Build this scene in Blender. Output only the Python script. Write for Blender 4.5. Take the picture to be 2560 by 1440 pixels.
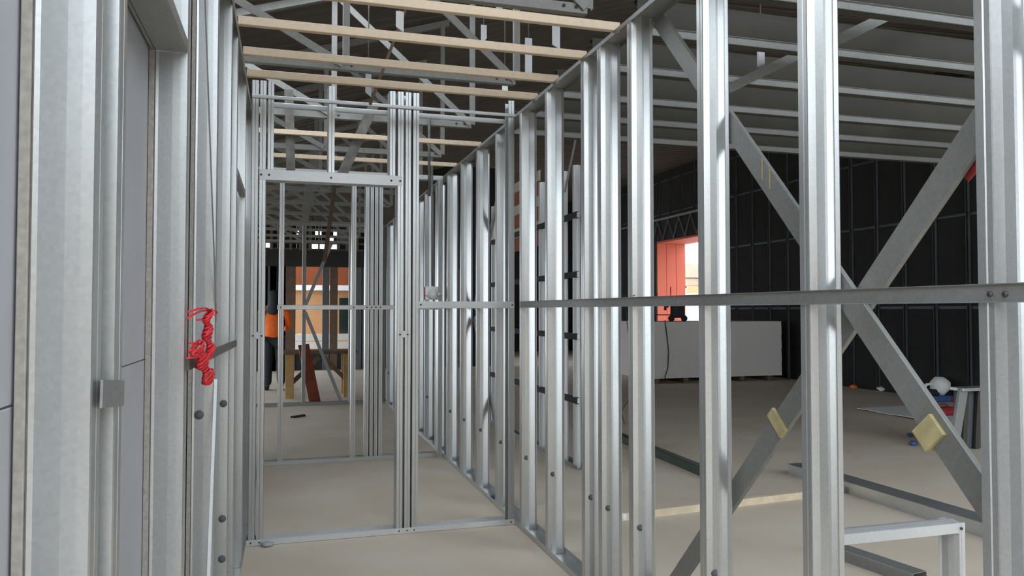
import bpy, bmesh, math, random
from mathutils import Vector, Matrix
random.seed(7)
S = bpy.context.scene
COL = S.collection
for o in list(bpy.data.objects): bpy.data.objects.remove(o)

# ------------------------------------------------------------------ camera, sky, exposure
FPX, EYE = 1912.0, 1.4
YAW, PITCH = math.radians(16.4625), math.radians(1.6663)
cd = bpy.data.cameras.new('camera'); cam = bpy.data.objects.new('camera', cd); COL.objects.link(cam)
cd.sensor_width = 36.0; cd.lens = FPX / 2560 * 36.0; cd.clip_start = 0.02; cd.clip_end = 300
cam.location = (0, 0, EYE); cam.rotation_euler = (math.pi/2 + PITCH, 0, -YAW)
S.camera = cam
W = bpy.data.worlds.new('sky'); S.world = W; W.use_nodes = True
bg = W.node_tree.nodes['Background']
bg.inputs[0].default_value = (0.82, 0.91, 1.0, 1); bg.inputs[1].default_value = 1.0     # even overcast sky
S.view_settings.view_transform = 'Standard'; S.view_settings.look = 'None'
S.view_settings.gamma = 1.0; S.view_settings.use_curve_mapping = False
S.view_settings.exposure = 2.27

# ------------------------------------------------------------------ camera maths for reading positions
_f = Vector((math.sin(YAW)*math.cos(PITCH), math.cos(YAW)*math.cos(PITCH), math.sin(PITCH)))
_r = Vector((math.cos(YAW), -math.sin(YAW), 0)); _u = _r.cross(_f); _c = Vector((0, 0, EYE))
def _ray(x, y): return _r*(x-1280) + _u*(720-y) + _f*FPX
def gy(x, y, Y): d = _ray(x, y); return _c + d*(Y/d.y)
def gx(x, y, X): d = _ray(x, y); return _c + d*(X/d.x)
def gz(x, y, Z=0.0): d = _ray(x, y); return _c + d*((Z-EYE)/d.z)

# ------------------------------------------------------------------ materials
def mat(name, col, rough=0.6, metal=0.0, var=0.0, scale=8.0, bump=0.0, detail=4.0, col2=None, vor=False, emit=None):
    m = bpy.data.materials.new(name); m.use_nodes = True; nt = m.node_tree; N = nt.nodes; L = nt.links
    b = N['Principled BSDF']; b.inputs['Roughness'].default_value = rough; b.inputs['Metallic'].default_value = metal
    b.inputs['Base Color'].default_value = (*col, 1)
    if var or col2:
        tc = N.new('ShaderNodeTexCoord')
        if vor:
            nz = N.new('ShaderNodeTexVoronoi'); nz.inputs['Scale'].default_value = scale; fac = nz.outputs['Color']
            bw = N.new('ShaderNodeRGBToBW'); L.new(fac, bw.inputs[0]); fac = bw.outputs[0]
            n2 = N.new('ShaderNodeTexNoise'); n2.inputs['Scale'].default_value = 3.0; n2.inputs['Detail'].default_value = 5
            L.new(tc.outputs['Object'], n2.inputs['Vector'])
            ad = N.new('ShaderNodeMath'); ad.operation = 'MULTIPLY_ADD'; ad.inputs[1].default_value = 0.3; L.new(fac, ad.inputs[0])
            ml = N.new('ShaderNodeMath'); ml.operation = 'MULTIPLY'; ml.inputs[1].default_value = 0.7; L.new(n2.outputs['Fac'], ml.inputs[0])
            L.new(ml.outputs[0], ad.inputs[2]); fac = ad.outputs[0]
        else:
            nz = N.new('ShaderNodeTexNoise'); nz.inputs['Scale'].default_value = scale; nz.inputs['Detail'].default_value = detail
            fac = nz.outputs['Fac']
        L.new(tc.outputs['Object'], nz.inputs['Vector'])
        cr = N.new('ShaderNodeValToRGB'); L.new(fac, cr.inputs[0])
        c2 = col2 if col2 else tuple(min(1, c*(1+var)) for c in col)
        c1 = col if col2 else tuple(c*(1-var) for c in col)
        cr.color_ramp.elements[0].position = 0.3; cr.color_ramp.elements[0].color = (*c1, 1)
        cr.color_ramp.elements[1].position = 0.7; cr.color_ramp.elements[1].color = (*c2, 1)
        L.new(cr.outputs[0], b.inputs['Base Color'])
        if bump:
            bp = N.new('ShaderNodeBump'); bp.inputs['Strength'].default_value = bump; bp.inputs['Distance'].default_value = 0.01
            L.new(fac, bp.inputs['Height']); L.new(bp.outputs[0], b.inputs['Normal'])
    return m
M = {}
M['galv'] = mat('galvanised_steel', (0.53, 0.54, 0.53), 0.34, 0.76, 0.08, 160, vor=True)
M['galv_shaded'] = mat('shaded_galvanised_steel', (0.28, 0.28, 0.265), 0.5, 0.45, 0.12, 120, vor=True)  # darker copy of the galvanised steel, shade put into its colour
M['galv_lit'] = mat('lit_galvanised_steel', (0.60, 0.605, 0.60), 0.4, 0.35, 0.08, 160, vor=True)  # lighter copy of the galvanised steel, bright light put into its colour
M['truss'] = mat('shaded_truss_steel', (0.25, 0.245, 0.225), 0.6, 0.3, 0.12, 60, vor=True)  # truss steel with the dimness of the roof space put into its colour
M['batten'] = mat('tan_batten', (0.72, 0.57, 0.41), 0.55, 0.1, 0.06, 30)  # even pale tan base colour for all battens
M['floor'] = mat('concrete', (0.60, 0.495, 0.38), 0.8, 0, 0.0, 1.3, bump=0.05, detail=9, col2=(0.68, 0.60, 0.49))
M['ground'] = mat('pale_ground', (0.50, 0.47, 0.42), 0.95, 0, 0.15, 0.8)
M['cement'] = mat('fibre_cement', (0.40, 0.40, 0.42), 0.8, 0, 0.05, 6)
M['strip'] = mat('thermal_strip', (0.33, 0.30, 0.26), 0.9, 0, 0.15, 90)
M['roof'] = mat('roof_underside', (0.12, 0.10, 0.08), 0.8, 0.0, 0.15, 2)
M['black'] = mat('black_building_wrap', (0.018, 0.017, 0.016), 0.9, 0, 0.25, 2)
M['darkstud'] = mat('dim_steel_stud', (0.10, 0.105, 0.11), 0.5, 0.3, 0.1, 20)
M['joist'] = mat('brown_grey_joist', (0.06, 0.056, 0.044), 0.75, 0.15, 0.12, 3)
M['timber'] = mat('pale_timber', (0.66, 0.55, 0.38), 0.8, 0, 0.12, 14)
M['yellow'] = mat('yellow_foam', (0.46, 0.39, 0.20), 0.85, 0, 0.15, 25)
M['sawtimber'] = mat('yellow_timber', (0.42, 0.27, 0.10), 0.8, 0, 0.15, 12)
M['redwood'] = mat('red_brown_board', (0.20, 0.045, 0.02), 0.6, 0, 0.2, 10)
M['orange'] = mat('orange_panel', (0.50, 0.095, 0.05), 0.7, 0, 0.04, 2)
M['peach'] = mat('peach_wall', (0.52, 0.27, 0.125), 0.8, 0, 0.04, 2)
M['orange_band'] = mat('orange_band', (0.25, 0.06, 0.015), 0.8, 0, 0.1, 3)
M['white'] = mat('white_paint', (0.84, 0.84, 0.82), 0.6, 0, 0.03, 5)
M['tan_far'] = mat('tan_render', (0.40, 0.30, 0.22), 0.8, 0, 0.1, 2)
M['board'] = mat('plasterboard', (0.66, 0.61, 0.57), 0.9, 0, 0.03, 3)
M['greench'] = mat('dark_green_steel', (0.045, 0.065, 0.045), 0.5, 0.2, 0.2, 6)
M['blacksteel'] = mat('black_steel', (0.02, 0.02, 0.02), 0.8, 0.0, 0.2, 9)
M['brick'] = mat('red_brown_infill', (0.26, 0.07, 0.03), 0.8, 0, 0.2, 8)
M['beige'] = mat('beige_infill', (0.5, 0.46, 0.38), 0.8, 0, 0.1, 8)
M['red'] = mat('red_string', (0.80, 0.03, 0.04), 0.6, 0, 0.15, 60)
M['hivis'] = mat('orange_fabric', (0.95, 0.17, 0.02), 0.8, 0, 0.1, 12)
M['navy'] = mat('dark_navy_fabric', (0.03, 0.033, 0.04), 0.9, 0, 0.2, 20)
M['skin'] = mat('skin', (0.22, 0.11, 0.07), 0.6, 0, 0.05, 20)
M['blue'] = mat('blue_plastic', (0.05, 0.11, 0.30), 0.5, 0, 0.1, 20)
M['redtool'] = mat('red_plastic', (0.30, 0.03, 0.03), 0.5, 0, 0.2, 20)
M['orangeb'] = mat('orange_plastic', (0.85, 0.22, 0.02), 0.5, 0, 0.05, 20)
M['hole'] = mat('dark_hole', (0.10, 0.10, 0.10), 0.8, 0, 0.1, 50)
M['screw'] = mat('dark_screw', (0.08, 0.08, 0.085), 0.4, 0.6, 0.1, 50)
M['brown'] = mat('brown_dark_timber', (0.13, 0.085, 0.055), 0.8, 0, 0.2, 12)
M['greybar'] = mat('weathered_grey_timber', (0.14, 0.13, 0.115), 0.85, 0, 0.25, 18)
M['glass'] = mat('dark_glass', (0.02, 0.03, 0.025), 0.15, 0, 0.1, 3)

# ------------------------------------------------------------------ helpers
def link(name, me, m, parent=None, loc=None):
    o = bpy.data.objects.new(name, me); COL.objects.link(o)
    if m is not None and not me.materials: me.materials.append(M[m] if isinstance(m, str) else m)
    if parent is not None: o.parent = parent
    if loc is not None: o.location = loc
    return o
def tag(o, label, cat, group=None):
    o['label'] = label; o['category'] = cat
    if group: o['group'] = group
    return o
def thing(name, label, cat, loc=(0, 0, 0), group=None):
    o = bpy.data.objects.new(name, None); COL.objects.link(o); o.location = loc; o.empty_display_size = 0.1
    return tag(o, label, cat, group)
def struct(name, label, loc=(0, 0, 0)):
    o = bpy.data.objects.new(name, None); COL.objects.link(o); o.location = loc; o.empty_display_size = 0.1
    o['kind'] = 'structure'; o['label'] = label
    return o
def mesh(name, V, F, smooth=False):
    me = bpy.data.meshes.new(name); me.from_pydata([tuple(v) for v in V], [], F)
    bm = bmesh.new(); bm.from_mesh(me); bmesh.ops.recalc_face_normals(bm, faces=bm.faces); bm.to_mesh(me); bm.free()
    if smooth:
        for p in me.polygons: p.use_smooth = True
    me.update(); return me
def boxes(name, rects, bev=0.0):
    bm = bmesh.new()
    for (x0, x1, y0, y1, z0, z1) in rects:
        r = bmesh.ops.create_cube(bm, size=1.0, matrix=Matrix.Translation(((x0+x1)/2, (y0+y1)/2, (z0+z1)/2)) @ Matrix.Diagonal((abs(x1-x0), abs(y1-y0), abs(z1-z0), 1)))
    if bev: bmesh.ops.bevel(bm, geom=list(bm.edges), offset=bev, segments=1, affect='EDGES', clamp_overlap=True)
    me = bpy.data.meshes.new(name); bm.to_mesh(me); bm.free(); return me
def box(name, x0, x1, y0, y1, z0, z1, m, parent=None, bev=0.003):
    # box with its origin at the bottom centre
    cx, cy, cz = (x0+x1)/2, (y0+y1)/2, min(z0, z1)
    me = boxes(name, [(x0-cx, x1-cx, y0-cy, y1-cy, z0-cz, z1-cz)], bev)
    return link(name, me, m, parent, (cx, cy, cz))
def offset_poly(P, t):
    out = []; n = len(P)
    for i in range(n):
        nn = Vector((0, 0))
        for a, b in ((i-1, i), (i, i+1)):
            if a < 0 or b >= n: continue
            d = (Vector(P[b]) - Vector(P[a])).normalized(); nn += Vector((-d.y, d.x))
        nn.normalize()
        k = 1.0
        if 0 < i < n-1:
            d = (Vector(P[i]) - Vector(P[i-1])).normalized(); k = max(0.35, nn.dot(Vector((-d.y, d.x))))
        out.append(Vector(P[i]) + nn*(t/k))
    return out
def extrude_profile(name, P, t, p0, p1, u, v):
    """open polyline P (u,v) given thickness t, swept from p0 to p1"""
    p0, p1, u, v = Vector(p0), Vector(p1), Vector(u), Vector(v)
    Q = offset_poly(P, t); n = len(P); V = []
    for base in (p0, p1):
        for a in list(P) + list(Q): V.append(base + u*a[0] + v*a[1])
    F = []; m = 2*n
    for i in range(n-1):
        F.append((i, i+1, m+i+1, m+i)); F.append((n+i, m+n+i, m+n+i+1, n+i+1))
        F.append((i, n+i, n+i+1, i+1)); F.append((m+i, m+i+1, m+n+i+1, m+n+i))
    F.append((0, m, m+n, n)); F.append((n-1, 2*n-1, m+2*n-1, m+n-1))
    return mesh(name, V, F)
def stud_prof(w, f, lip=0.012, rib=0.013):
    r = 0.003
    return [(lip, f), (0, f), (0, f*.62), (.0022, f*.57), (0, f*.52), (0, rib+r), (r*.5, rib), (w*.22, rib*.42), (w*.46, 0), (w*.56, rib*.1), (w*.88, rib*.62), (w*.965, .0), (w, .002), (w, f), (w-lip, f)]
def track_prof(w, f): return [(0, f), (0, .002), (.002, 0), (w*.5, 0), (w-.002, 0), (w, .002), (w, f)]
def member(name, prof, p0, p1, u, v, m, parent=None, t=0.0016):
    """one channel; origin at its start point"""
    p0, p1 = Vector(p0), Vector(p1)
    me = extrude_profile(name, prof, t, Vector((0, 0, 0)), p1-p0, u, v)
    return link(name, me, m, parent, p0)
def strap(name, p0, p1, width, thick, normal, m, parent=None):
    """flat bar between two points, lying in the plane whose normal is given"""
    p0, p1 = Vector(p0), Vector(p1); d = (p1-p0); L = d.length; d.normalize(); n = Vector(normal).normalized()
    s = d.cross(n).normalized(); n = s.cross(d).normalized()
    V = []
    for a in (0, L):
        for (b, c) in ((-1, -1), (1, -1), (1, 1), (-1, 1)): V.append(d*a + s*(b*width/2) + n*(c*thick/2))
    return link(name, mesh(name, V, [(0, 1, 2, 3), (4, 7, 6, 5), (0, 4, 5, 1), (1, 5, 6, 2), (2, 6, 7, 3), (3, 7, 4, 0)]), m, parent, p0)
def tube_mesh(name, pts, r, sides=6, closed_ends=True, radii=None):
    pts = [Vector(p) for p in pts]; V = []; F = []; n = len(pts); prev = None
    for i, p in enumerate(pts):
        d = (pts[min(i+1, n-1)] - pts[max(i-1, 0)]).normalized()
        a = prev if prev is not None else (Vector((0, 0, 1)) if abs(d.z) < .9 else Vector((1, 0, 0)))
        a = (a - d*a.dot(d)).normalized(); prev = a; b = d.cross(a)
        rr = radii[i] if radii else r
        for k in range(sides):
            an = 2*math.pi*k/sides; V.append(p + a*math.cos(an)*rr + b*math.sin(an)*rr)
    for i in range(n-1):
        for k in range(sides):
            F.append((i*sides+k, i*sides+(k+1) % sides, (i+1)*sides+(k+1) % sides, (i+1)*sides+k))
    F.append(tuple(range(sides))); F.append(tuple((n-1)*sides+k for k in range(sides)))
    return mesh(name, V, F, True)
def tube(name, pts, r, m, parent=None, sides=6, radii=None):
    o = Vector(pts[0]); return link(name, tube_mesh(name, [Vector(p)-o for p in pts], r, sides, radii=radii), m, parent, o)
def disc(name, c, normal, r, h, m, parent=None, sides=12):
    n = Vector(normal).normalized(); c = Vector(c)
    return link(name, tube_mesh(name, [-n*h/2, n*h/2], r, sides), m, parent, c)
def lathe(name, prof, m, parent=None, loc=(0, 0, 0), sides=14, smooth=True):
    V = []; F = []
    for (r, z) in prof:
        for k in range(sides): a = 2*math.pi*k/sides; V.append((r*math.cos(a), r*math.sin(a), z))
    for i in range(len(prof)-1):
        for k in range(sides): F.append((i*sides+k, i*sides+(k+1) % sides, (i+1)*sides+(k+1) % sides, (i+1)*sides+k))
    F.append(tuple(range(sides))); F.append(tuple((len(prof)-1)*sides+k for k in range(sides)))
    return link(name, mesh(name, V, F, smooth), m, parent, loc)
def copy_to(o, loc, parent=None):
    c = o.copy(); COL.objects.link(c); c.parent = parent; c.location = loc; return c
def rel(o, p): return Vector(p) - o.location      # position of a sub-part inside part o (part's parent sits at the origin)
X_, Y_, Z_ = Vector((1, 0, 0)), Vector((0, 1, 0)), Vector((0, 0, 1))

# ------------------------------------------------------------------ floor, ground, roof
fl = link('floor', boxes('floor', [(-4.5, 9.95, -0.4, 25, -0.2, 0)]), 'floor'); fl['kind'] = 'structure'; fl['label'] = 'bare tan-grey concrete floor slab of the building'
gr = link('ground', boxes('ground', [(-45, 55, -45, 70, -0.5, -0.2)]), 'ground'); gr['kind'] = 'structure'; gr['label'] = 'pale ground outside the building'
def roof_sheet(name, pts, parent):
    """trapezoidal roof sheeting: ribs run along X between two edge points, repeated along Y"""
    (xa, za), (xb, zb), y0, y1 = pts; V = []; F = []; y = y0; prof = []
    while y < y1:
        for dy, dz in ((0, 0), (.12, 0), (.14, .03), (.18, .03)): prof.append((y+dy, dz))
        y += .20
    for (yy, dz) in prof:
        for (x, z) in ((xa, za), (xb, zb)): V.append((x, yy, z+dz)); V.append((x, yy, z+dz+.02))
    for i in range(len(prof)-1):
        a = i*4; b = a+4
        F += [(a, a+2, b+2, b), (a+1, b+1, b+3, a+3)]
    F += [(0, 1, 3, 2), tuple(len(V)-4+k for k in (0, 2, 3, 1))]
    return link(name, mesh(name, V, F), 'roof', parent)
RZ = lambda x: 3.80 + .31*x
ceil_ = struct('ceiling', 'dark underside of the roof sheeting over the trusses')
roof_sheet('roof_sheet', ((-4.5, RZ(-4.5)), (4.0, RZ(4.0)), 0.8, 4.4), ceil_)
roof_sheet('roof_sheet', ((1.2, RZ(1.2)), (4.0, RZ(4.0)), 4.4, 5.8), ceil_)          # unseen gap over the doorway bay, made to let daylight down
roof_sheet('roof_sheet', ((-4.5, RZ(-4.5)), (-1.6, RZ(-1.6)), 4.4, 5.8), ceil_)
roof_sheet('roof_sheet', ((-4.5, RZ(-4.5)), (4.0, RZ(4.0)), 5.8, 18.4), ceil_)
roof_sheet('roof_sheet', ((4.0, RZ(4.0)), (10.1, RZ(4.0)+.15), -0.2, 25), ceil_)
roof_sheet('roof_sheet', ((1.6, RZ(1.6)), (4.0, RZ(4.0)), 18.4, 25), ceil_)

# ------------------------------------------------------------------ right stud wall
wr = struct('wall_right', 'long open stud wall of galvanised steel on the right, receding from the camera')
member('bottom_track', track_prof(.104, .035), (1.448, .55, .001), (1.448, 12, .001), X_, Z_, 'galv', wr)
member('top_track', track_prof(.104, .022), (1.552, .55, 2.699), (1.552, 12, 2.699), -X_, -Z_, 'galv_shaded', wr)
RS = [.65, 1.258, 1.861, 2.440, 3.042, 3.385, 3.600, 4.172, 4.680, 5.282, 5.87, 6.45, 7.03, 7.62, 8.25, 8.85, 9.45, 10.1, 10.8, 11.5]
first = None
hole_me = tube_mesh('service_hole', [-Y_*.004, Y_*.004], .0145, 14); hole_me.materials.append(M['hole'])
for i, y in enumerate(RS):
    wide = .055
    if first is None:
        first = member('stud', stud_prof(.100, wide), (1.45, y, .004), (1.45, y, 2.696), X_, Y_, 'galv', wr); st = first
    else: st = copy_to(first, (1.45, y, .004), wr)
    h = link('service_hole', hole_me, None, st, (.030, .006, .455))
ng = member('noggin', track_prof(.041, .008), (1.449, .55, 1.457), (1.449, 4.70, 1.457), -Z_, -X_, 'galv_shaded', wr, t=.0016)
for (x, yv) in ((2475, 735), (2513, 735)):
    p = gx(x, yv, 1.446); disc('screw', rel(ng, p), X_, .006, .006, 'screw', ng)
member('noggin', track_prof(.041, .008), (1.449, 4.92, 1.457), (1.449, 12, 1.457), -Z_, -X_, 'galv_shaded', wr)
# diagonal braces on the outer face
def BL(p, q):
    d = (q-p)/(q.z-p.z); return p + d*(2.69-p.z), p + d*(.01-p.z)
def brace(p0, p1, label, nm='diagonal_brace', w=.078):
    p0, p1 = Vector(p0), Vector(p1); d = (p1-p0).normalized(); s = d.cross(X_).normalized()
    o = member(nm, track_prof(w, .014), p0 - s*w/2, p1 - s*w/2, s, X_, 'galv_shaded')
    return tag(o, label, 'brace', 'diagonal braces on the right stud wall')
BR1, BR2 = BL(gx(1840, 338, 1.556), gx(2254, 949, 1.556)), BL(gx(2401, 379, 1.576), gx(1950, 1057, 1.576))
b1 = brace(*BR1, 'grey flat diagonal brace falling towards the camera behind the near right studs')
b2 = brace(*BR2, 'grey flat diagonal brace rising towards the camera behind the near right studs')
brace((1.556, 5.30, 2.69), (1.556, 6.43, 1.42), 'short dim brace leaning in the upper half of the far right studs', w=.06)
brace((1.556, 6.43, 1.33), (1.556, 5.30, .02), 'short dim brace leaning in the lower half of the far right studs', w=.06)
for (x, y, X, lab, w, l) in ((1943, 1057, 1.570, 'torn yellow foam strip stuck across the rising brace', .040, .095), (2322, 1082, 1.550, 'yellow foam offcut wedged on the falling brace low at right', .062, .074)):
    c = gx(x, y, X); dd = ((BR2[0]-BR2[1]) if x < 2000 else (BR1[0]-BR1[1])).normalized()
    s = dd.cross(X_)
    o = strap('foam_offcut', c - s*l/2, c + s*l/2, w, .012, X_, 'yellow'); tag(o, lab, 'offcut')

o = link('red_tag', boxes('red_tag', [(-.003, .003, -.03, .03, -.05, .03)], .002), 'redtool', None, gx(2438, 396, 1.60)); o.rotation_euler = (.9, 0, 0); tag(o, 'small red tag beside the rising brace next to the nearest right stud', 'tag')
for (x_, y_, h_) in ((1905, 422, .075), (1924, 446, .07)):
    link('paint_mark', boxes('paint_mark', [(-.0006, .0006, -.003, .003, -h_/2, h_/2)], 0), 'yellow', b1, gx(x_, y_, 1.5552) - b1.location)
# ------------------------------------------------------------------ left stud wall, sheeted on its outer side
wl = struct('wall_left', 'stud wall on the left lined on its outer side with pale fibre cement sheets')
member('bottom_track', track_prof(.074, .03), (-.218, .55, .001), (-.218, 7.2, .001), -X_, Z_, 'galv', wl)
member('top_track', track_prof(.074, .045), (-.292, .55, 2.699), (-.292, 7.2, 2.699), X_, -Z_, 'galv_shaded', wl)
lf = None
for i, (y, w) in enumerate(((1.013, .068), (1.100, .076), (1.880, .070), (2.655, .068), (3.297, .068), (3.68, .068), (4.44, .068), (5.3, .068), (6.2, .068))):
    X0 = -.212 if i == 1 else -.220
    st = member('stud', stud_prof(w, .045, .012, .0012), (X0, y, .004), (X0, y, 2.696), -X_, Y_, 'galv', wl)
    if y < 4.5:
        box('thermal_strip', X0-w-.012, X0-w-.0005, y-.003, y+.045, 0, 2.69, 'strip', wl, .001)
    zs = {2.655: (1.06, -.045), 3.297: ((1.02, .56, .40), -.018)}.get(y)
    if zs:
        for z in (zs[0] if isinstance(zs[0], tuple) else (zs[0],)): link('service_hole', hole_me, None, st, (zs[1], .0, z))
for (y0, y1) in ((.0, 1.30), (1.303, 2.52), (2.523, 3.74), (3.743, 7.2)):
    box('cladding_sheet', -.315, -.303, y0, y1, .0, 1.288, 'cement', wl, .001)
    box('cladding_sheet', -.315, -.303, y0, y1, 1.291, 2.72 if y0 < 3.7 else 2.06, 'cement', wl, .001)
member('head_track', track_prof(.070, .03), (-.221, 1.147, 1.99), (-.221, 1.878, 1.99), -X_, Z_, 'galv_shaded', wl)
box('head_panel', -.2985, -.2915, 1.15, 1.876, 1.99, 2.69, 'galv_shaded', wl, .001)
strap('noggin', (-.2105, 1.018, 1.300), (-.2105, 1.147, 1.288), .034, .003, X_, 'galv_shaded', wl)
strap('strap', gx(511, -40, -.2185), gx(541, 800, -.2185), .028, .002, X_, 'galv_shaded', wl)
member('noggin', track_prof(.036, .03), (-.2195, 3.75, 2.06), (-.2195, 4.44, 2.06), -Z_, -X_, 'galv_shaded', wl)

# ------------------------------------------------------------------ cross wall with the doorway
YM = 4.83
wm = struct('wall_middle', 'steel stud cross wall with a doorway frame and a low bottom track')
def cross_stud(x0, x1, z0, z1, Y, parent, m='galv', d=.09, flip=False):
    w = x1-x0
    if not flip: return member('stud', stud_prof(d, w, .010, .003), (x0, Y, z0), (x0, Y, z1), Y_, X_, m, parent)
    return member('stud', stud_prof(d, w, .010, .003), (x1, Y, z0), (x1, Y, z1), Y_, -X_, m, parent)
for (a, b, z0, z1, fl_) in ((-.209, -.168, .003, 2.79, 0), (-.159, -.121, .003, 2.79, 1), (-.1185, -.080, 2.252, 2.79, 0), (.617, .656, 2.252, 2.79, 0),
                       (.668, .708, .003, 2.79, 0), (.7225, .761, .003, 2.79, 1), (.7655, .808, .003, 2.79, 0), (1.404, 1.447, .003, 2.79, 1), (.240, .281, 2.252, 2.79, 0)):
    cross_stud(a, b, z0, z1, YM, wm, 'galv', .09, fl_)
ht = member('head_track', track_prof(.092, .064), (-.1600, YM-.002, 2.187), (.700, YM-.002, 2.187), Y_, Z_, 'galv_lit', wm)
bt = member('bottom_track', track_prof(.096, .036), (-.216, YM-.003, .001), (1.447, YM-.003, .001), Y_, Z_, 'galv_lit', wm)
member('top_track', track_prof(.020, .012), (-.205, YM-.014, 2.700), (1.447, YM-.014, 2.700), -Z_, Y_, 'galv_lit', wm)
member('rear_track', track_prof(.030, .012), (-.15, YM+.105, 2.690), (1.447, YM+.105, 2.690), -Z_, Y_, 'galv_lit', wm)
nm_ = member('noggin', track_prof(.045, .085), (.806, YM-.004, 1.457), (1.442, YM-.004, 1.457), -Z_, Y_, 'galv_lit', wm)
for (x, p) in ((-.150, ht), (-.104, ht), (.261, ht), (.632, ht), (.688, ht)): disc('screw', rel(p, (x, YM-.0035, 2.218)), Y_, .0065, .004, 'screw', p)
for x in (-.19, -.14, .69, .74, .785, 1.42): disc('screw', rel(bt, (x, YM-.0045, .02)), Y_, .005, .004, 'screw', bt)
for x in (.822, 1.428): disc('screw', rel(nm_, (x, YM-.0055, 1.435)), Y_, .006, .004, 'screw', nm_)
for xa in (-.163, .715):
    cl = box('joining_clip', xa-.033, xa+.033, YM-.005, YM-.0005, 1.236, 1.258, 'galv_lit', wm, .001)
    link('clip_tab', boxes('clip_tab', [(-.012, .012, -.003, .0015, .0, .042)], .001), 'galv_lit', cl, (0, 0, -.008))
    for dx in (-.024, .024): disc('screw', (dx, -.003, .011), Y_, .006, .003, 'screw', cl)

# ------------------------------------------------------------------ second cross wall
YB = 7.25
wb = struct('wall_back', 'second steel stud cross wall seen through the doorway')
for (a, b) in ((-.065, -.020), (.582, .626), (.708, .745), (.752, .787), (.793, .828), (.834, .872), (1.40, 1.445), (-.75, -.71), (-1.3, -1.26)):
    cross_stud(a, b, .003, 2.697, YB, wb, 'galv')
member('bottom_track', track_prof(.094, .040), (-1.3, YB-.002, .001), (1.446, YB-.002, .001), Y_, Z_, 'galv', wb)
member('top_track', track_prof(.094, .045), (-1.3, YB-.002, 2.7), (1.446, YB-.002, 2.7), Y_, -Z_, 'galv', wb)
nb = member('noggin', track_prof(.042, .08), (-.075, YB-.003, 1.448), (1.40, YB-.003, 1.448), -Z_, Y_, 'galv', wb)
for x in (-.045, .604, .727, .77, .81, .853): disc('screw', rel(nb, (x, YB-.0045, 1.427)), Y_, .007, .004, 'screw', nb)

# third frame with a K brace
YK = 11.7
wk = struct('wall_rear', 'third steel stud frame far down the corridor with slanting braces')
for x in (.228, .905, 1.40, -.55):
    cross_stud(x, x+.055, .003, 2.697, YK, wk, 'galv_shaded')
member('bottom_track', track_prof(.094, .040), (-1.3, YK-.002, .001), (1.446, YK-.002, .001), Y_, Z_, 'galv_shaded', wk)
member('top_track', track_prof(.094, .045), (-1.3, YK-.002, 2.7), (1.446, YK-.002, 2.7), Y_, -Z_, 'galv_shaded', wk)
strap('brace', gy(828, 610, YK-.01), gy(763, 765, YK-.01), .05, .004, Y_, 'galv_shaded', wk)
strap('brace', gy(763, 780, YK-.01), gy(852, 1002, YK-.01), .05, .004, Y_, 'galv_shaded', wk)

# ------------------------------------------------------------------ stud wall standing in the hall
XI = 2.46
wi = struct('wall_inner', 'short stud wall in the hall with dark noggins between pale studs')
for y in (6.36, 6.68, 7.32, 7.95, 8.6, 9.2):
    member('stud', stud_prof(.06, .05), (XI, y, .004), (XI, y, 2.70), X_, Y_, 'galv_lit', wi)
member('bottom_track', track_prof(.094, .035), (XI-.002, 6.3, .001), (XI-.002, 9.3, .001), X_, Z_, 'galv_shaded', wi)
for z in (.575, 1.14, 1.69, 2.22):
    member('noggin', track_prof(.055, .03), (XI-.004, 6.3, z), (XI-.004, 9.3, z), Z_, X_, 'blacksteel', wi)
for k, z in enumerate((2.06, 2.32, 2.58)):
    box('infill_panel', XI+.02, XI+.03, 7.40, 8.6, z, z+.15, 'brick', wi, .001)
    box('infill_panel', XI+.02, XI+.03, 7.40, 8.6, z+.152, z+.258, 'beige', wi, .001)
o = strap('leaning_strip', gx(1412, 480, 2.3), gx(1447, 310, 2.3), .035, .006, X_, 'galv_shaded'); tag(o, 'thin grey strip leaning among the studs of the hall wall', 'strip')

# ------------------------------------------------------------------ black hall wall with studs
XD = 9.9
wd = struct('wall_hall', 'tall black-lined wall at the far side of the hall with dim steel studs')
PY0, PY1, PZ = 16.4, 19.3, 3.26
for k in range(14):
    y0 = -.2 + k*1.2; y1 = min(y0+1.195, PY0)
    if y0 < PY0: box('lining_sheet', XD, XD+.02, y0, y1, 0, 5.2, 'black', wd, .001)
box('lining_sheet', XD, XD+.02, PY0, PY1, PZ+.05, 5.2, 'black', wd, .001)
for k in range(5): box('lining_sheet', XD, XD+.02, PY1+k*1.15, PY1+(k+1)*1.145, 0, 5.2, 'black', wd, .001)
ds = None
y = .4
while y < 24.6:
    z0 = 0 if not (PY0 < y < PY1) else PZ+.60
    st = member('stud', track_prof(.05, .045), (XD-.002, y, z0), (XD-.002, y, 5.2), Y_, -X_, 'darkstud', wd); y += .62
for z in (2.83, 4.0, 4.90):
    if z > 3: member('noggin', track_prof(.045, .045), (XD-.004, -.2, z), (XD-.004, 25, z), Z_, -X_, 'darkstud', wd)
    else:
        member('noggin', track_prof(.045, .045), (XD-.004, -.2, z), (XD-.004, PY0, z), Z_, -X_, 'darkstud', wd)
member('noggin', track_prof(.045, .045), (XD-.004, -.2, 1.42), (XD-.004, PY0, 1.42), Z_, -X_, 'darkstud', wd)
lt = member('lintel_rail', track_prof(.06, .04), (XD-.05, PY0-.3, PZ+.60), (XD-.05, PY1+3.5, PZ+.60), Z_, -X_, 'galv_shaded', wd)
yy = PY0
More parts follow.
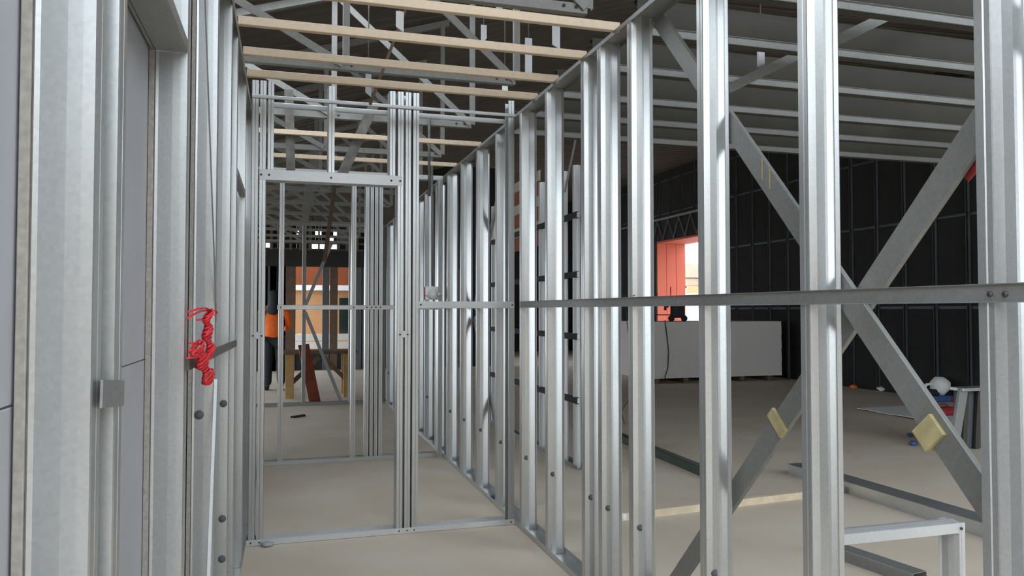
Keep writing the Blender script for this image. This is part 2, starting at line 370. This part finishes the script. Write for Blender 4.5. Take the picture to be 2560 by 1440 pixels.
while yy < PY1+.1:
    strap('lintel_web', (XD-.06, yy, PZ+.06), (XD-.06, yy+.3, PZ+.6), .035, .01, X_, 'darkstud', wd)
    strap('lintel_web', (XD-.06, yy+.3, PZ+.6), (XD-.06, yy+.6, PZ+.06), .035, .01, X_, 'darkstud', wd); yy += .6
# orange portal
po = thing('orange_portal', 'bright orange-red panelled portal lining the opening in the black wall', 'portal', (XD, PY1, 0))
for k in range(3): 
    o = box('panel', XD+.03+k*.295, XD+.03+k*.295+.288, PY1, PY1+.06, 0, PZ, 'orange', po, .004); o.location -= Vector((XD, PY1, 0))
o = box('soffit', XD+.02, XD+.93, PY0, PY1+.06, PZ+.0, PZ+.14, 'orange', po, .004); o.location -= Vector((XD, PY1, 0))
o = box('back_panel', XD+.02, XD+.92, PY1+.062, PY1+.09, 0, PZ+.1, 'redwood', po, .002); o.location -= Vector((XD, PY1, 0))
# outdoors beyond the portal
nb_ = thing('neighbour_house', 'pale house with brown stepped eaves seen in daylight through the orange portal', 'building', (22, 33, -.2))
for nm, a in (('wall', (18.5, 26, 33.0, 37, -.2, 2.2, 'white')), ('eaves', (18.2, 26.3, 32.4, 37.5, 2.95, 3.6, 'tan_far')), ('fascia', (18.2, 26.3, 32.3, 32.4, 2.2, 2.55, 'peach')), ('band', (18.3, 26.2, 32.5, 37, 2.58, 2.92, 'tan_far'))):
    o = box(nm, *a, nb_); o.location -= Vector((22, 33, -.2))
o = box('window', 20.75, 21.15, 32.96, 33.0, 1.5, 1.95, 'tan_far', nb_); o.location -= Vector((22, 33, -.2))

wf = struct('light_block_front', 'unseen black front wall added to keep daylight off the hall side')  # added out of view to shut daylight out of the hall front
for k in range(2): box('lining_sheet', 2.3+k*1.05, 2.3+k*1.05+1.045, -.05, .0, 0, 4.4+.28*k, 'black', wf, .001)
wp = struct('light_block_right', 'unseen dark wall added beside the camera to block sky from the right')  # invented wall out of view, cuts sky light from the right
for k in range(3): box('lining_sheet', 2.25, 2.3, -3.6+k*1.2, -3.6+k*1.2+1.195, -.2, 3.4, 'black', wp, .001)
wq = struct('light_block_behind', 'unseen tan wall added behind the camera to block low sky light')  # invented and unseen, hides the low sky so the far studs dim
for k in range(9): box('blocker_panel', -20+k*2.5, -20+k*2.5+2.49, -7.2, -7.0, -.2, 3.5, 'tan_far', wq, .004)
wh = struct('wall_far', 'dark end wall of the hall'); 
for k in range(7): box('lining_sheet', 1.6+k*1.2, 1.6+k*1.2+1.195, 24.9, 24.95, 0, 5.2, 'black', wh, .001)
# unseen sheets added to keep daylight out of the left rooms
we = struct('light_block_left', 'unseen outer wall added to darken the rooms on the left')
for k in range(4): box('lining_sheet', -4.5, -4.45, -.2+k*2.1, -.2+k*2.1+2.09, 0, 2.6, 'cement', we, .001)
for k in range(3): box('lining_sheet', -4.45+k*1.38, -4.45+k*1.38+1.375, .0, .05, 0, 2.6, 'cement', we, .001)
for k in range(1): box('lining_sheet', -1.45, -1.40, 7.3+k*1.2, 7.3+k*1.2+1.195, 0, 3.4, 'black', we, .001)

# ------------------------------------------------------------------ end wall of the corridor wing
YE = 18.5
wn = struct('wall_end', 'far end wall of dark posts with daylight between them')
for (a, b) in ((640, 672), (674, 706), (707, 740), (806, 824), (825, 845), (872, 905), (906, 960), (962, 1030), (1031, 1100), (1101, 1180)):
    x0, x1 = gy(a, 775, YE).x, gy(b, 775, YE).x
    box('post', x0, x1-.01, YE, YE+.12, 0, 2.42, 'brown' if a % 2 else 'darkstud', wn, .004)
for k in range(7):
    box('post', -1.40+k*.2, -1.40+k*.2+.195, YE, YE+.1, 0, 2.42, 'darkstud', wn, .004)
box('beam', -1.45, 3.3, YE-.02, YE+.14, 2.42, 2.80, 'blacksteel', wn, .005)
random.seed(11)
for z in (2.80, 2.955, 3.11, 3.265, 3.42): box('lath', -1.45, 3.3, YE+.02, YE+.06, z, z+.05, 'roof', wn, .002)
box('gable_board', -1.45, 3.3, YE+.0, YE+.08, 3.47, 4.9, 'roof', wn, .002)
for k in range(22): box('upright', -1.45+k*.216, -1.45+k*.216+.04+.05*random.random(), YE-.02, YE+.018, 2.80, 3.6, 'roof', wn, .002)
for r, z in enumerate((2.85, 3.005, 3.16, 3.315)):      # scraps of sarking that still cover most of the gaps
    for k in range(34):
        x0 = -1.45 + .14*k; hot = .62 < x0 < 1.5
        if random.random() < ((.25, .5, .25, .6)[r] if hot else (.72, .96, .88, .98)[r]):
            box('sarking_piece', x0, x0+.139, YE+.062, YE+.075, z-.03, z+.13, 'black', wn, .001)
box('sill_panel', -1.45, 3.3, YE+.02, YE+.08, 0, .40, 'blacksteel', wn, .002)
for k in range(3): box('lining_sheet', 1.62+k*1.15, 1.62+k*1.15+1.148, 18.66, 18.70, 0, 5.0, 'black', wn, .001)
# building outside
hb = thing('peach_building', 'low peach and orange building standing in daylight beyond the far posts', 'building', (1, 22, -.2))
for nm, a in (('wall', (-3, 6, 22, 25, -.2, 1.95, 'peach')), ('frieze', (-3, 6, 21.95, 25, 2.10, 2.62, 'orange_band')), ('string_course', (-3, 6, 21.9, 25, 1.952, 2.098, 'white'))):
    o = box(nm, *a, hb); o.location -= Vector((1, 22, -.2))
o = box('window', gy(848, 700, 22).x, gy(862, 700, 22).x+.4, 21.93, 22, .75, 1.75, 'glass', hb); o.location -= Vector((1, 22, -.2))
fe = thing('board_fence', 'low white horizontal board fence behind the far posts', 'fence', (1, 20.2, -.2))
for k in range(4):
    o = box('board', -2.4, 4.4, 20.2, 20.23, .02+k*.2, .19+k*.2, 'white', fe, .003); o.location -= Vector((1, 20.2, -.2))
for k in range(6):
    o = box('post', -2.3+k*1.3, -2.22+k*1.3, 20.232, 20.31, -.2, .8, 'white', fe, .003); o.location -= Vector((1, 20.2, -.2))

# ------------------------------------------------------------------ roof trusses over the corridor wing
ORD = ['nearest', 'second', 'third', 'fourth', 'fifth', 'sixth', 'seventh', 'eighth', 'ninth', 'tenth', 'eleventh', 'twelfth', 'thirteenth']
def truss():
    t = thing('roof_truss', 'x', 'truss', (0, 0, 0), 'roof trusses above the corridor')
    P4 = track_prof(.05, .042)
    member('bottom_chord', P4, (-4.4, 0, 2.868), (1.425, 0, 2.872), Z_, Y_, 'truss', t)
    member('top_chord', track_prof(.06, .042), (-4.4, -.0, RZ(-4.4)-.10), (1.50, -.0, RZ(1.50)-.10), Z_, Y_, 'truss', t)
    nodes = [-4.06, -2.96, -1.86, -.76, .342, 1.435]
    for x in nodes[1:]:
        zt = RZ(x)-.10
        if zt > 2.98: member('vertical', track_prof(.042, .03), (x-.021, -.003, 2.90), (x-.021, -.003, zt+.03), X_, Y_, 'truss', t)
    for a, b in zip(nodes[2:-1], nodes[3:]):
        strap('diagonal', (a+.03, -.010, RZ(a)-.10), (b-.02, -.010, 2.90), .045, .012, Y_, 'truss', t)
    for x in (1.30, 1.365, .31, .375): disc('bolt', (x, -.003, 2.90), Y_, .008, .008, 'screw', t)
    return t
tr0 = truss(); parts = [c for c in COL.objects if c.parent == tr0]
for i in range(12):
    y = 3.50 + 1.24*i
    if i == 0: t = tr0
    else:
        t = tr0.copy(); COL.objects.link(t)
        for c in parts: k = c.copy(); COL.objects.link(k); k.parent = t
    t.location = (0, y, 0)
    t['label'] = ('nearest' if i == 0 else ORD[i] + ' nearest') + ' galvanised steel roof truss above the corridor ceiling battens'
# ceiling battens
for i, y in enumerate((2.40, 2.80, 3.225, 3.632, 4.055, 4.430)):
    o = member('ceiling_batten', track_prof(.040, .030), (-.218, y, 2.735), (1.475, y, 2.735), -Z_, Y_, 'batten')
    tag(o, ['nearest', 'second', 'third', 'fourth', 'fifth', 'farthest'][i] + ' pale tan ceiling batten across the near corridor, counted from the camera', 'batten', 'near ceiling battens')
for i, y in enumerate((5.85, 6.75)):
    o = member('ceiling_batten', track_prof(.035, .030), (-.218, y, 2.735), (1.475, y, 2.735), -Z_, Y_, 'batten')
    tag(o, ['nearer', 'farther'][i] + ' tan ceiling batten in the bay behind the doorway wall', 'batten', 'battens behind the doorway wall')

# ------------------------------------------------------------------ deep joists over the hall
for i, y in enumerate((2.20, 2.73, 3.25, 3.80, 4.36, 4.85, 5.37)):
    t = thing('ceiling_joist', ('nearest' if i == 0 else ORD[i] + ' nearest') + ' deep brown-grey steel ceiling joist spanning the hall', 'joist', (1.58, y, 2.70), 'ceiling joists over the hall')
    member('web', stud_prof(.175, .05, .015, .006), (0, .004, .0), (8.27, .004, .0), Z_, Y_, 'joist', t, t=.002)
    member('bottom_flange', track_prof(.040, .010), (0, .003, .000), (8.27, .003, .000), Z_, -Y_, 'galv_shaded', t)
for (a, b, Y, lab) in (((2095, 100), (2350, -25), 3.02, 'slanting grey roof strut between the joists above the second right stud'), ((1820, 222), (2000, 135), 3.55, 'slanting grey roof strut above the falling brace'), ((2325, 302), (2445, 258), 4.62, 'short slanting strut between joists beside the nearest right stud')):
    o = strap('roof_strut', gy(*a, Y), gy(*b, Y), .05, .03, Y_, 'galv_shaded'); tag(o, lab, 'strut', 'roof struts over the hall')
# hanging brackets
for (x, ya, yb, Y, w, lab, m) in ((1000, 28, 66, 4.2, .042, 'white hanger tab between the top two battens', 'white'), (1210, 62, 112, 5.4, .042, 'pale pointed hanger above the corridor, left of the lit pair', 'galv_lit'), (1249, 5, 34, 5.2, .045, 'pale hanger just below the top edge over the corridor', 'galv_lit'),
        (1391, 38, 112, 5.0, .055, 'pale hanger near the corner of the right wall top, upper one', 'galv_lit'), (1322, 95, 186, 5.6, .055, 'pale hanger near the corner of the right wall top, lower one', 'galv_lit'), (1263, 215, 233, 5.8, .045, 'small pale hanger under the second truss chord', 'white'),
        (921, 150, 231, 5.35, .040, 'grey hanger strip dropping behind the lowest near battens', 'galv_shaded'), (1904, 118, 166, 3.55, .040, 'pale hanger between joists beside the third right stud', 'galv_lit')):
    p0, p1 = gy(x, ya, Y), gy(x, yb, Y); zt = p0.z; zr = RZ(min(p1.x, 3.9)) if p1.x < 3.9 else 5.0
    w2 = w
    V = [(-w2/2, 0, 0), (w2/2, 0, -.03 if '1210' not in str(x) else .05), (w2/2, 0, zt-p1.z), (-w2/2, 0, zt-p1.z)]
    V = V + [(a, .012, c) for (a, b_, c) in V]
    o = link('hanger', mesh('hanger', V, [(0, 1, 2, 3), (7, 6, 5, 4), (0, 4, 5, 1), (1, 5, 6, 2), (2, 6, 7, 3), (3, 7, 4, 0)]), m, None, p1); tag(o, lab, 'hanger', 'hangers')
    tube('rod', [(0, .006, zt-p1.z-.01), (0, .006, zr-p1.z+.01)], .004, 'greybar', o)
# brown strips hanging in the roof space
o = strap('hanging_strap', gy(1034, -30, 4.64), gy(925, 262, 4.64), .018, .006, Y_, 'brown'); tag(o, 'thin brown strap hanging slantwise through the ceiling battens', 'strap')
o = strap('leaning_timber', gy(938, 255, 5.9), gy(853, 442, 5.9), .075, .03, Y_, 'greybar'); tag(o, 'dark timber slanting above the door head, right of the short stud', 'timber')
o = strap('hanging_timber', gy(722, 225, 5.9), gy(727, 425, 5.9), .065, .03, Y_, 'greybar'); tag(o, 'dark upright timber hanging above the door head, left of the short stud', 'timber')
o = strap('hanging_lath', gy(836, 470, 9.68), gy(811, 655, 9.68), .05, .02, Y_, 'brown'); tag(o, 'brown lath hanging slantwise deep in the corridor', 'lath')

# ------------------------------------------------------------------ things in the hall
# plasterboard stack
ps = thing('plasterboard_stack', 'long stack of pale plasterboard sheets on bearers in front of the black wall', 'stack', (8.1, 13.2, 0))
for k in range(12):
    o = box('sheet_bundle', 6.55, 9.54-.003*((k*7) % 3), 13.2+.001*(k % 2), 14.4, .10+k*.09, .10+k*.09+.0895, 'board', ps, .0005); o.location -= Vector((8.1, 13.2, 0))
for k in range(5):
    o = box('bearer', 6.75+k*.62, 6.85+k*.62, 13.24, 14.35, 0, .10, 'brown', ps, .002); o.location -= Vector((8.1, 13.2, 0))
tk = Vector((7.22, 13.55, 1.18))
tr = thing('hand_trolley', 'black hand trolley with tall tube handles standing on the plasterboard stack', 'trolley', tk)
for (a, b) in (((-.5, 0, .0), (-.5, 0, .62)), ((.04, 0, .0), (.04, 0, .68)), ((-.5, 0, .13), (.04, 0, .13)), ((-.30, 0, .0), (-.25, 0, .55))):
    tube('tube', [a, b], .009, 'blacksteel', tr)
link('body', boxes('body', [(.08, .30, -.12, .12, .07, .36)], .03), 'blacksteel', tr)
tube('handle', [(-.02, 0, .30), (-.08, 0, .29), (-.08, 0, .22)], .03, 'blacksteel', tr)
for x in (.28, .0): disc('wheel', (x, -.1, .06), Y_, .06, .05, 'blacksteel', tr)
o = tube('cable', [gy(1662, 800, 13.18), gy(1668, 840, 13.17), gy(1672, 880, 13.17), gy(1670, 920, 13.17), gy(1660, 952, 13.1)], .008, 'blacksteel'); tag(o, 'thin dark cable hanging down the front of the plasterboard stack', 'cable')
# dark green channel, timber batten, floor beam
def xybeam(name, p0, p1, w, h, m, lab, cat, z=0.0, parent=None):
    p0, p1 = Vector((p0[0], p0[1], z)), Vector((p1[0], p1[1], z)); d = (p1-p0).normalized(); s = Vector((d.y, -d.x, 0))
    o = member(name, [(0, 0), (0, h-.004), (.004, h), (w-.004, h), (w, h-.004), (w, 0)], p0 - s*w/2, p1 - s*w/2, s, Z_, m, parent, t=.003)
    if lab: tag(o, lab, cat)
    return o
xybeam('steel_channel', (3.40, 5.60), (3.47, 8.2), .075, .075, 'greench', 'dark green steel channel lying on the hall floor', 'channel')
xybeam('timber_batten', (2.15, 4.73), (4.09, 4.945), .045, .045, 'timber', 'long pale timber batten lying across the hall floor', 'batten')
xybeam('steel_channel', (4.22, 3.0), (4.20, 5.62), .17, .092, 'galv', 'wide blue-grey steel channel lying on the hall floor beside the trestle', 'channel')
xybeam('steel_channel', tuple(gz(2300, 1462))[:2], tuple(gz(2062, 1378))[:2], .10, .06, 'galv_shaded', 'dull steel channel lying on the floor under the trestle', 'channel', 0)
# trestle
tz = .575
ts = thing('steel_trestle', 'low bright steel stud trestle standing behind the near right studs', 'trestle', (2.10, 2.38, 0))
member('top_rail', stud_prof(.11, .040), (-.20, .11, tz), (.442, .11, tz), -Y_, -Z_, 'galv_lit', ts)
for xx in (.400, -.20):
    member('leg', stud_prof(.09, .040), (xx, -.001, 0), (xx, -.001, tz-.004), Y_, X_, 'galv_lit', ts)
tl = member('lower_rail', track_prof(.05, .03), (-.16, .05, .16), (.40, .05, .16), Z_, Y_, 'galv_lit', ts)
disc('screw', (.422, -.003, tz-.022), Y_, .006, .004, 'screw', ts)
# frame crate at right
cr = gz(2442, 1128); fc = thing('panel_crate', 'small grey steel frame standing on the hall floor beside the nearest right stud', 'frame', cr)
for x in (-.30, .28): 
    strap('upright', (x, 0, 0), (x+.14, 0, .62), .10, .03, Y_, 'galv_shaded', fc)
for x in (-.06, .10): strap('upright', (x, .1, 0), (x+.05, .1, .62), .05, .03, Y_, 'joist', fc)
link('top_rail', boxes('top_rail', [(-.20, .60, -.05, .12, .60, .635)], .004), 'galv', fc)
link('panel', boxes('panel', [(-.12, .42, .13, .15, .0, .60)], .004), 'darkstud', fc)
# saw with white guard and neighbours
sp = gz(2338, 1003); sw = thing('mitre_saw', 'power saw with white guard on a dark blue base by the black wall', 'saw', sp)
link('base', boxes('base', [(-.22, .24, -.15, .15, .0, .09)], .02), 'blue', sw)
a = lathe('guard', [(.01, -.16), (.10, -.13), (.15, 0), (.12, .09), (.02, .14)], 'white', sw, (.10, 0, .24)); a.rotation_euler = (0, .5, 0)
tube('handle', [(-.20, 0, .20), (-.17, 0, .26), (-.06, 0, .27), (.02, 0, .22), (.04, 0, .13)], .022, 'white', sw, 8)
link('motor', boxes('motor', [(-.16, .04, -.07, .07, .09, .19)], .02), 'blacksteel', sw)
link('tag', boxes('tag', [(.16, .20, -.165, -.155, -.0, .08)], .001), 'redtool', sw)
pl = gz(2352, 1042); sh = thing('plastic_sheet', 'white plastic sheet spread on the floor under the red tool bag', 'sheet', pl)
V = []; F = []; n = 9
random.seed(3)
for i in range(n):
    for j in range(n): V.append((-.55+i*1.1/8, -.7+j*1.6/8, .012+.012*random.random()))
for i in range(n-1):
    for j in range(n-1): F.append((i*n+j, i*n+j+1, (i+1)*n+j+1, (i+1)*n+j))
me = bpy.data.meshes.new('film'); me.from_pydata(V, [], F); fo = link('film', me, 'white', sh)
sm = fo.modifiers.new('thick', 'SOLIDIFY'); sm.thickness = .006
bgx = Vector((pl.x-.02, pl.y-.05, .032)); tb = thing('tool_bag', 'small dark red tool bag lying on the white plastic sheet', 'bag', bgx)
link('body', boxes('body', [(-.20, .20, -.10, .10, 0, .10)], .035), 'redtool', tb); tube('handle', [(-.1, 0, .09), (-.06, 0, .14), (.06, 0, .14), (.1, 0, .09)], .010, 'redtool', tb)
def lump(name, p, r, m, lab, cat, sq=.6):
    bm = bmesh.new(); bmesh.ops.create_icosphere(bm, subdivisions=2, radius=r)
    for v in bm.verts: v.co = Vector((v.co.x*(1+.35*math.sin(9*v.co.y/r)), v.co.y, (v.co.z+r)*sq))*(.85+.3*random.random())
    me = bpy.data.meshes.new(name); bm.to_mesh(me); bm.free()
    for pp in me.polygons: pp.use_smooth = True
    return tag(link(name, me, m, None, p), lab, cat)
lump('blue_rag', gz(2283, 1114), .045, 'blue', 'crumpled blue rag on the hall floor, nearer of two', 'rag')
lump('blue_rag', gz(2274, 1092), .035, 'blue', 'crumpled blue rag on the hall floor, farther of two', 'rag')
lump('plastic_scrap', gz(2134, 972), .06, 'orangeb', 'small orange plastic cap at the foot of the black wall', 'cap')
lump('packaging', gz(2204, 978), .07, 'white', 'small white crumpled packaging at the foot of the black wall', 'packaging')
lump('plastic_bracket', gz(1556, 1304), .028, 'white', 'small white plastic piece at the left end of the timber batten', 'bracket', 1.0)
lump('rubble_piece', gz(668, 1366), .035, 'cement', 'small grey lump of plaster by the left end of the door track', 'rubble', .4)
lump('blue_rag', gz(1235, 1245), .022, 'blue', 'tiny blue scrap at the foot of the far right studs', 'rag')
o = tube('wire', [gx(1587, 738, 1.44), gx(1560, 742, 1.56), gx(1575, 870, 1.58), gx(1592, 905, 1.6), gx(1590, 950, 1.6), gx(1572, 1000, 1.6), gx(1552, 1030, 1.6), gx(1562, 1060, 1.6)], .0018, 'blacksteel'); tag(o, 'thin black wire dangling between the fourth and fifth right studs', 'wire')

# ------------------------------------------------------------------ things down the corridor
# electrical box
jb = thing('junction_box', 'white electrical junction box fixed in the second cross wall', 'electrical box', (1.335, 7.20, 1.50))
link('plate', boxes('plate', [(-.068, .062, -.005, .035, .0, .125)], .004), 'white', jb)
a = disc('cover', (.005, -.016, .05), Y_, .046, .022, 'white', jb, 18)
for s in (-1, 1): disc('knob', (.005+s*.062, -.012, .050), Y_, .015, .022, 'white', jb, 10)
link('backing', boxes('backing', [(-.078, -.069, -.002, .03, .0, .12)], .001), 'redtool', jb)
o = tube('conduit', [(1.34, 7.22, 1.63), (1.335, 7.22, 2.2), (1.33, 7.21, 2.86)], .012, 'galv_shaded'); tag(o, 'slim grey conduit rising from the white junction box', 'conduit')
o = tube('conduit', [gy(1073, 290, 5.965), gy(1073, 490, 5.965)], .011, 'greybar'); tag(o, 'dark conduit hanging above the noggin, right of the door jamb', 'conduit')
# plank leaning on the work table
o = strap('leaning_plank', (.43, 11.86, .005), (.270, 12.46, .85), .165, .05, (0, -.78, .62), 'redwood'); tag(o, 'red-brown plank leaning against the timber work table', 'plank')
wt = thing('work_table', 'rough yellow timber work table down the corridor', 'table', (.5, 12.9, 0))
link('top', boxes('top', [(-.62, .62, -.30, .35, .70, .745)], .006), 'brown', wt)
for sx in (-.50, .40):
    link('leg', boxes('leg', [(sx, sx+.13, -.26, -.20, 0, .70)], .004), 'sawtimber', wt); link('leg', boxes('leg', [(sx, sx+.13, .24, .30, 0, .70)], .004), 'sawtimber', wt)
strap('stretcher', (-.42, -.18, .22), (.05, -.18, .68), .07, .03, Y_, 'brown', wt); strap('stretcher', (.5, -.18, .22), (.05, -.18, .68), .07, .03, Y_, 'brown', wt)
xybeam('scrap_strip', (gz(730, 1045).x, gz(730, 1045).y), (gz(760, 1040).x, gz(760, 1040).y), .05, .02, 'blacksteel', 'short black scrap lying on the corridor floor beyond the second wall', 'scrap')
xybeam('scrap_strip', (gz(965, 1003).x, gz(965, 1003).y), (gz(988, 996).x, gz(988, 996).y), .06, .02, 'timber', 'short pale timber scrap on the floor far behind the door jamb', 'scrap')
# dark stick and red string on the left wall
p0, p1 = gx(468, 912, -.2155), gx(589, 858, -.2135)
o = strap('timber_stick', p0, p1, .026, .010, X_, 'greybar'); tag(o, 'weathered dark timber stick fixed across the left wall studs', 'stick')
stg = thing('string_skein', 'tangled bright red string hanging from the stick on the left wall', 'string', gx(515, 800, -.19))
def coil(path, turns, r, m=240):
    pts = []; P = [gx(x, y, X) for (x, y, X) in path]
    for i in range(m):
        t = i/(m-1); k = min(int(t*(len(P)-1)), len(P)-2); f = t*(len(P)-1)-k; c = P[k].lerp(P[k+1], f); a = 2*math.pi*turns*t
        rr = r*(.8+.35*math.sin(t*17)); pts.append(c + Vector((math.cos(a)*rr*.35, math.sin(a)*rr*2.2, math.sin(a*1.0+.6)*rr*.35)) - stg.location)
    return pts
link('coil', tube_mesh('coil', coil([(522, 780, -.190), (518, 805, -.190), (519, 835, -.19), (525, 870, -.19), (524, 892, -.19)], 17, .027, 360), .0028, 5), 'red', stg)
link('coil', tube_mesh('coil', coil([(488, 862, -.190), (502, 885, -.190), (508, 905, -.19), (518, 935, -.19), (526, 955, -.19)], 14, .030, 300), .0028, 5), 'red', stg)
for pts in ([(530, 778), (515, 770), (495, 772), (470, 780)], [(520, 776), (500, 778), (480, 788), (470, 796)], [(532, 776), (541, 778), (543, 782), (537, 788)], [(505, 860), (490, 858), (474, 858)], [(500, 872), (486, 874), (474, 876)], [(520, 815), (505, 798), (492, 800)], [(498, 893), (482, 894), (468, 896)]):
    link('tail', tube_mesh('tail', [gx(x, y, -.192)-stg.location for (x, y) in pts], .0025, 5), 'red', stg)
o = strap('steel_strip', (-.205, gx(519, 1440, -.205).y-.18, .004), gx(539, 948, -.2165), .010, .003, (.45, -1, 0), 'galv_lit'); tag(o, 'thin bright metal strip leaning against the left wall below the red string', 'strip')

# ------------------------------------------------------------------ worker with the orange top, seen from behind
def skin_obj(name, verts, edges, radii, m, parent, loc=(0, 0, 0), sub=2):
    me = bpy.data.meshes.new(name); me.from_pydata(verts, edges, []); o = link(name, me, m, parent, loc)
    sk = o.modifiers.new('skin', 'SKIN'); sk.use_smooth_shade = True
    for i, r in enumerate(radii):
        rr = r if isinstance(r, tuple) else (r, r); me.skin_vertices[0].data[i].radius = rr
    me.skin_vertices[0].data[0].use_root = True
    ss = o.modifiers.new('sub', 'SUBSURF'); ss.levels = sub; ss.render_levels = sub
    return o
pe = thing('person', 'person in orange top and dark trousers standing with back turned beyond the doorway', 'person', (-.20, 14.1, 0))
jv = [(0, 0, .93), (0, .01, 1.12), (0, .02, 1.32), (0, 0, 1.46), (0, -.01, 1.54), (0, 0, 1.62), (0, .01, 1.72),
      (-.09, 0, .88), (-.10, .02, .48), (-.10, -.02, .09), (-.10, .11, .04), (.09, 0, .88), (.12, .03, .48), (.13, .0, .09), (.14, .13, .04),
      (-.19, 0, 1.40), (-.25, .03, 1.13), (-.22, .20, .95), (-.20, .27, .90), (.19, 0, 1.40), (.25, .05, 1.14), (.20, .25, 1.05), (.17, .33, 1.06)]
je = [(0, 1), (1, 2), (2, 3), (3, 4), (4, 5), (5, 6), (0, 7), (7, 8), (8, 9), (9, 10), (0, 11), (11, 12), (12, 13), (13, 14), (3, 15), (15, 16), (16, 17), (17, 18), (3, 19), (19, 20), (20, 21), (21, 22)]
jr = [(.15, .11), (.14, .10), (.16, .11), (.07, .07), (.055, .055), (.085, .095), (.06, .07), .085, .06, .045, .035, .085, .06, .045, .035, .06, .045, .035, .03, .06, .045, .035, .03]
skin_obj('body', jv, je, jr, 'skin', pe)
skin_obj('trousers', [(0, 0, .95), (-.09, 0, .87), (-.10, .02, .48), (-.10, -.02, .07), (.09, 0, .87), (.12, .03, .48), (.13, 0, .07)], [(0, 1), (1, 2), (2, 3), (0, 4), (4, 5), (5, 6)], [(.17, .13), .105, .085, .075, .105, .085, .075], 'navy', pe)
skin_obj('orange_top', [(0, .0, .80), (0, .01, 1.1), (0, .02, 1.30), (0, .0, 1.45)], [(0, 1), (1, 2), (2, 3)], [(.20, .155), (.18, .14), (.20, .14), (.09, .09)], 'hivis', pe)
skin_obj('sleeve', [(-.15, 0, 1.42), (-.22, 0, 1.36), (-.26, .03, 1.12), (-.23, .18, .97)], [(0, 1), (1, 2), (2, 3)], [.08, .08, .065, .055], 'navy', pe)
skin_obj('sleeve', [(.15, 0, 1.42), (.22, 0, 1.36), (.26, .05, 1.13), (.21, .22, 1.06)], [(0, 1), (1, 2), (2, 3)], [.08, .08, .065, .055], 'hivis', pe)
skin_obj('hood', [(-.05, -.07, 1.30), (0, -.05, 1.46), (0, -.02, 1.56), (0, -.015, 1.64), (0, -.01, 1.70), (0, 0, 1.76)], [(0, 1), (1, 2), (2, 3), (3, 4), (4, 5)], [(.14, .10), (.15, .11), (.09, .09), (.085, .095), (.088, .098), (.06, .07)], 'navy', pe)
for s in (-1, 1):
    skin_obj('boot', [(s*.115, -.05, .05), (s*.12, .06, .045), (s*.125, .16, .035)], [(0, 1), (1, 2)], [.055, .05, .035], 'blacksteel', pe)
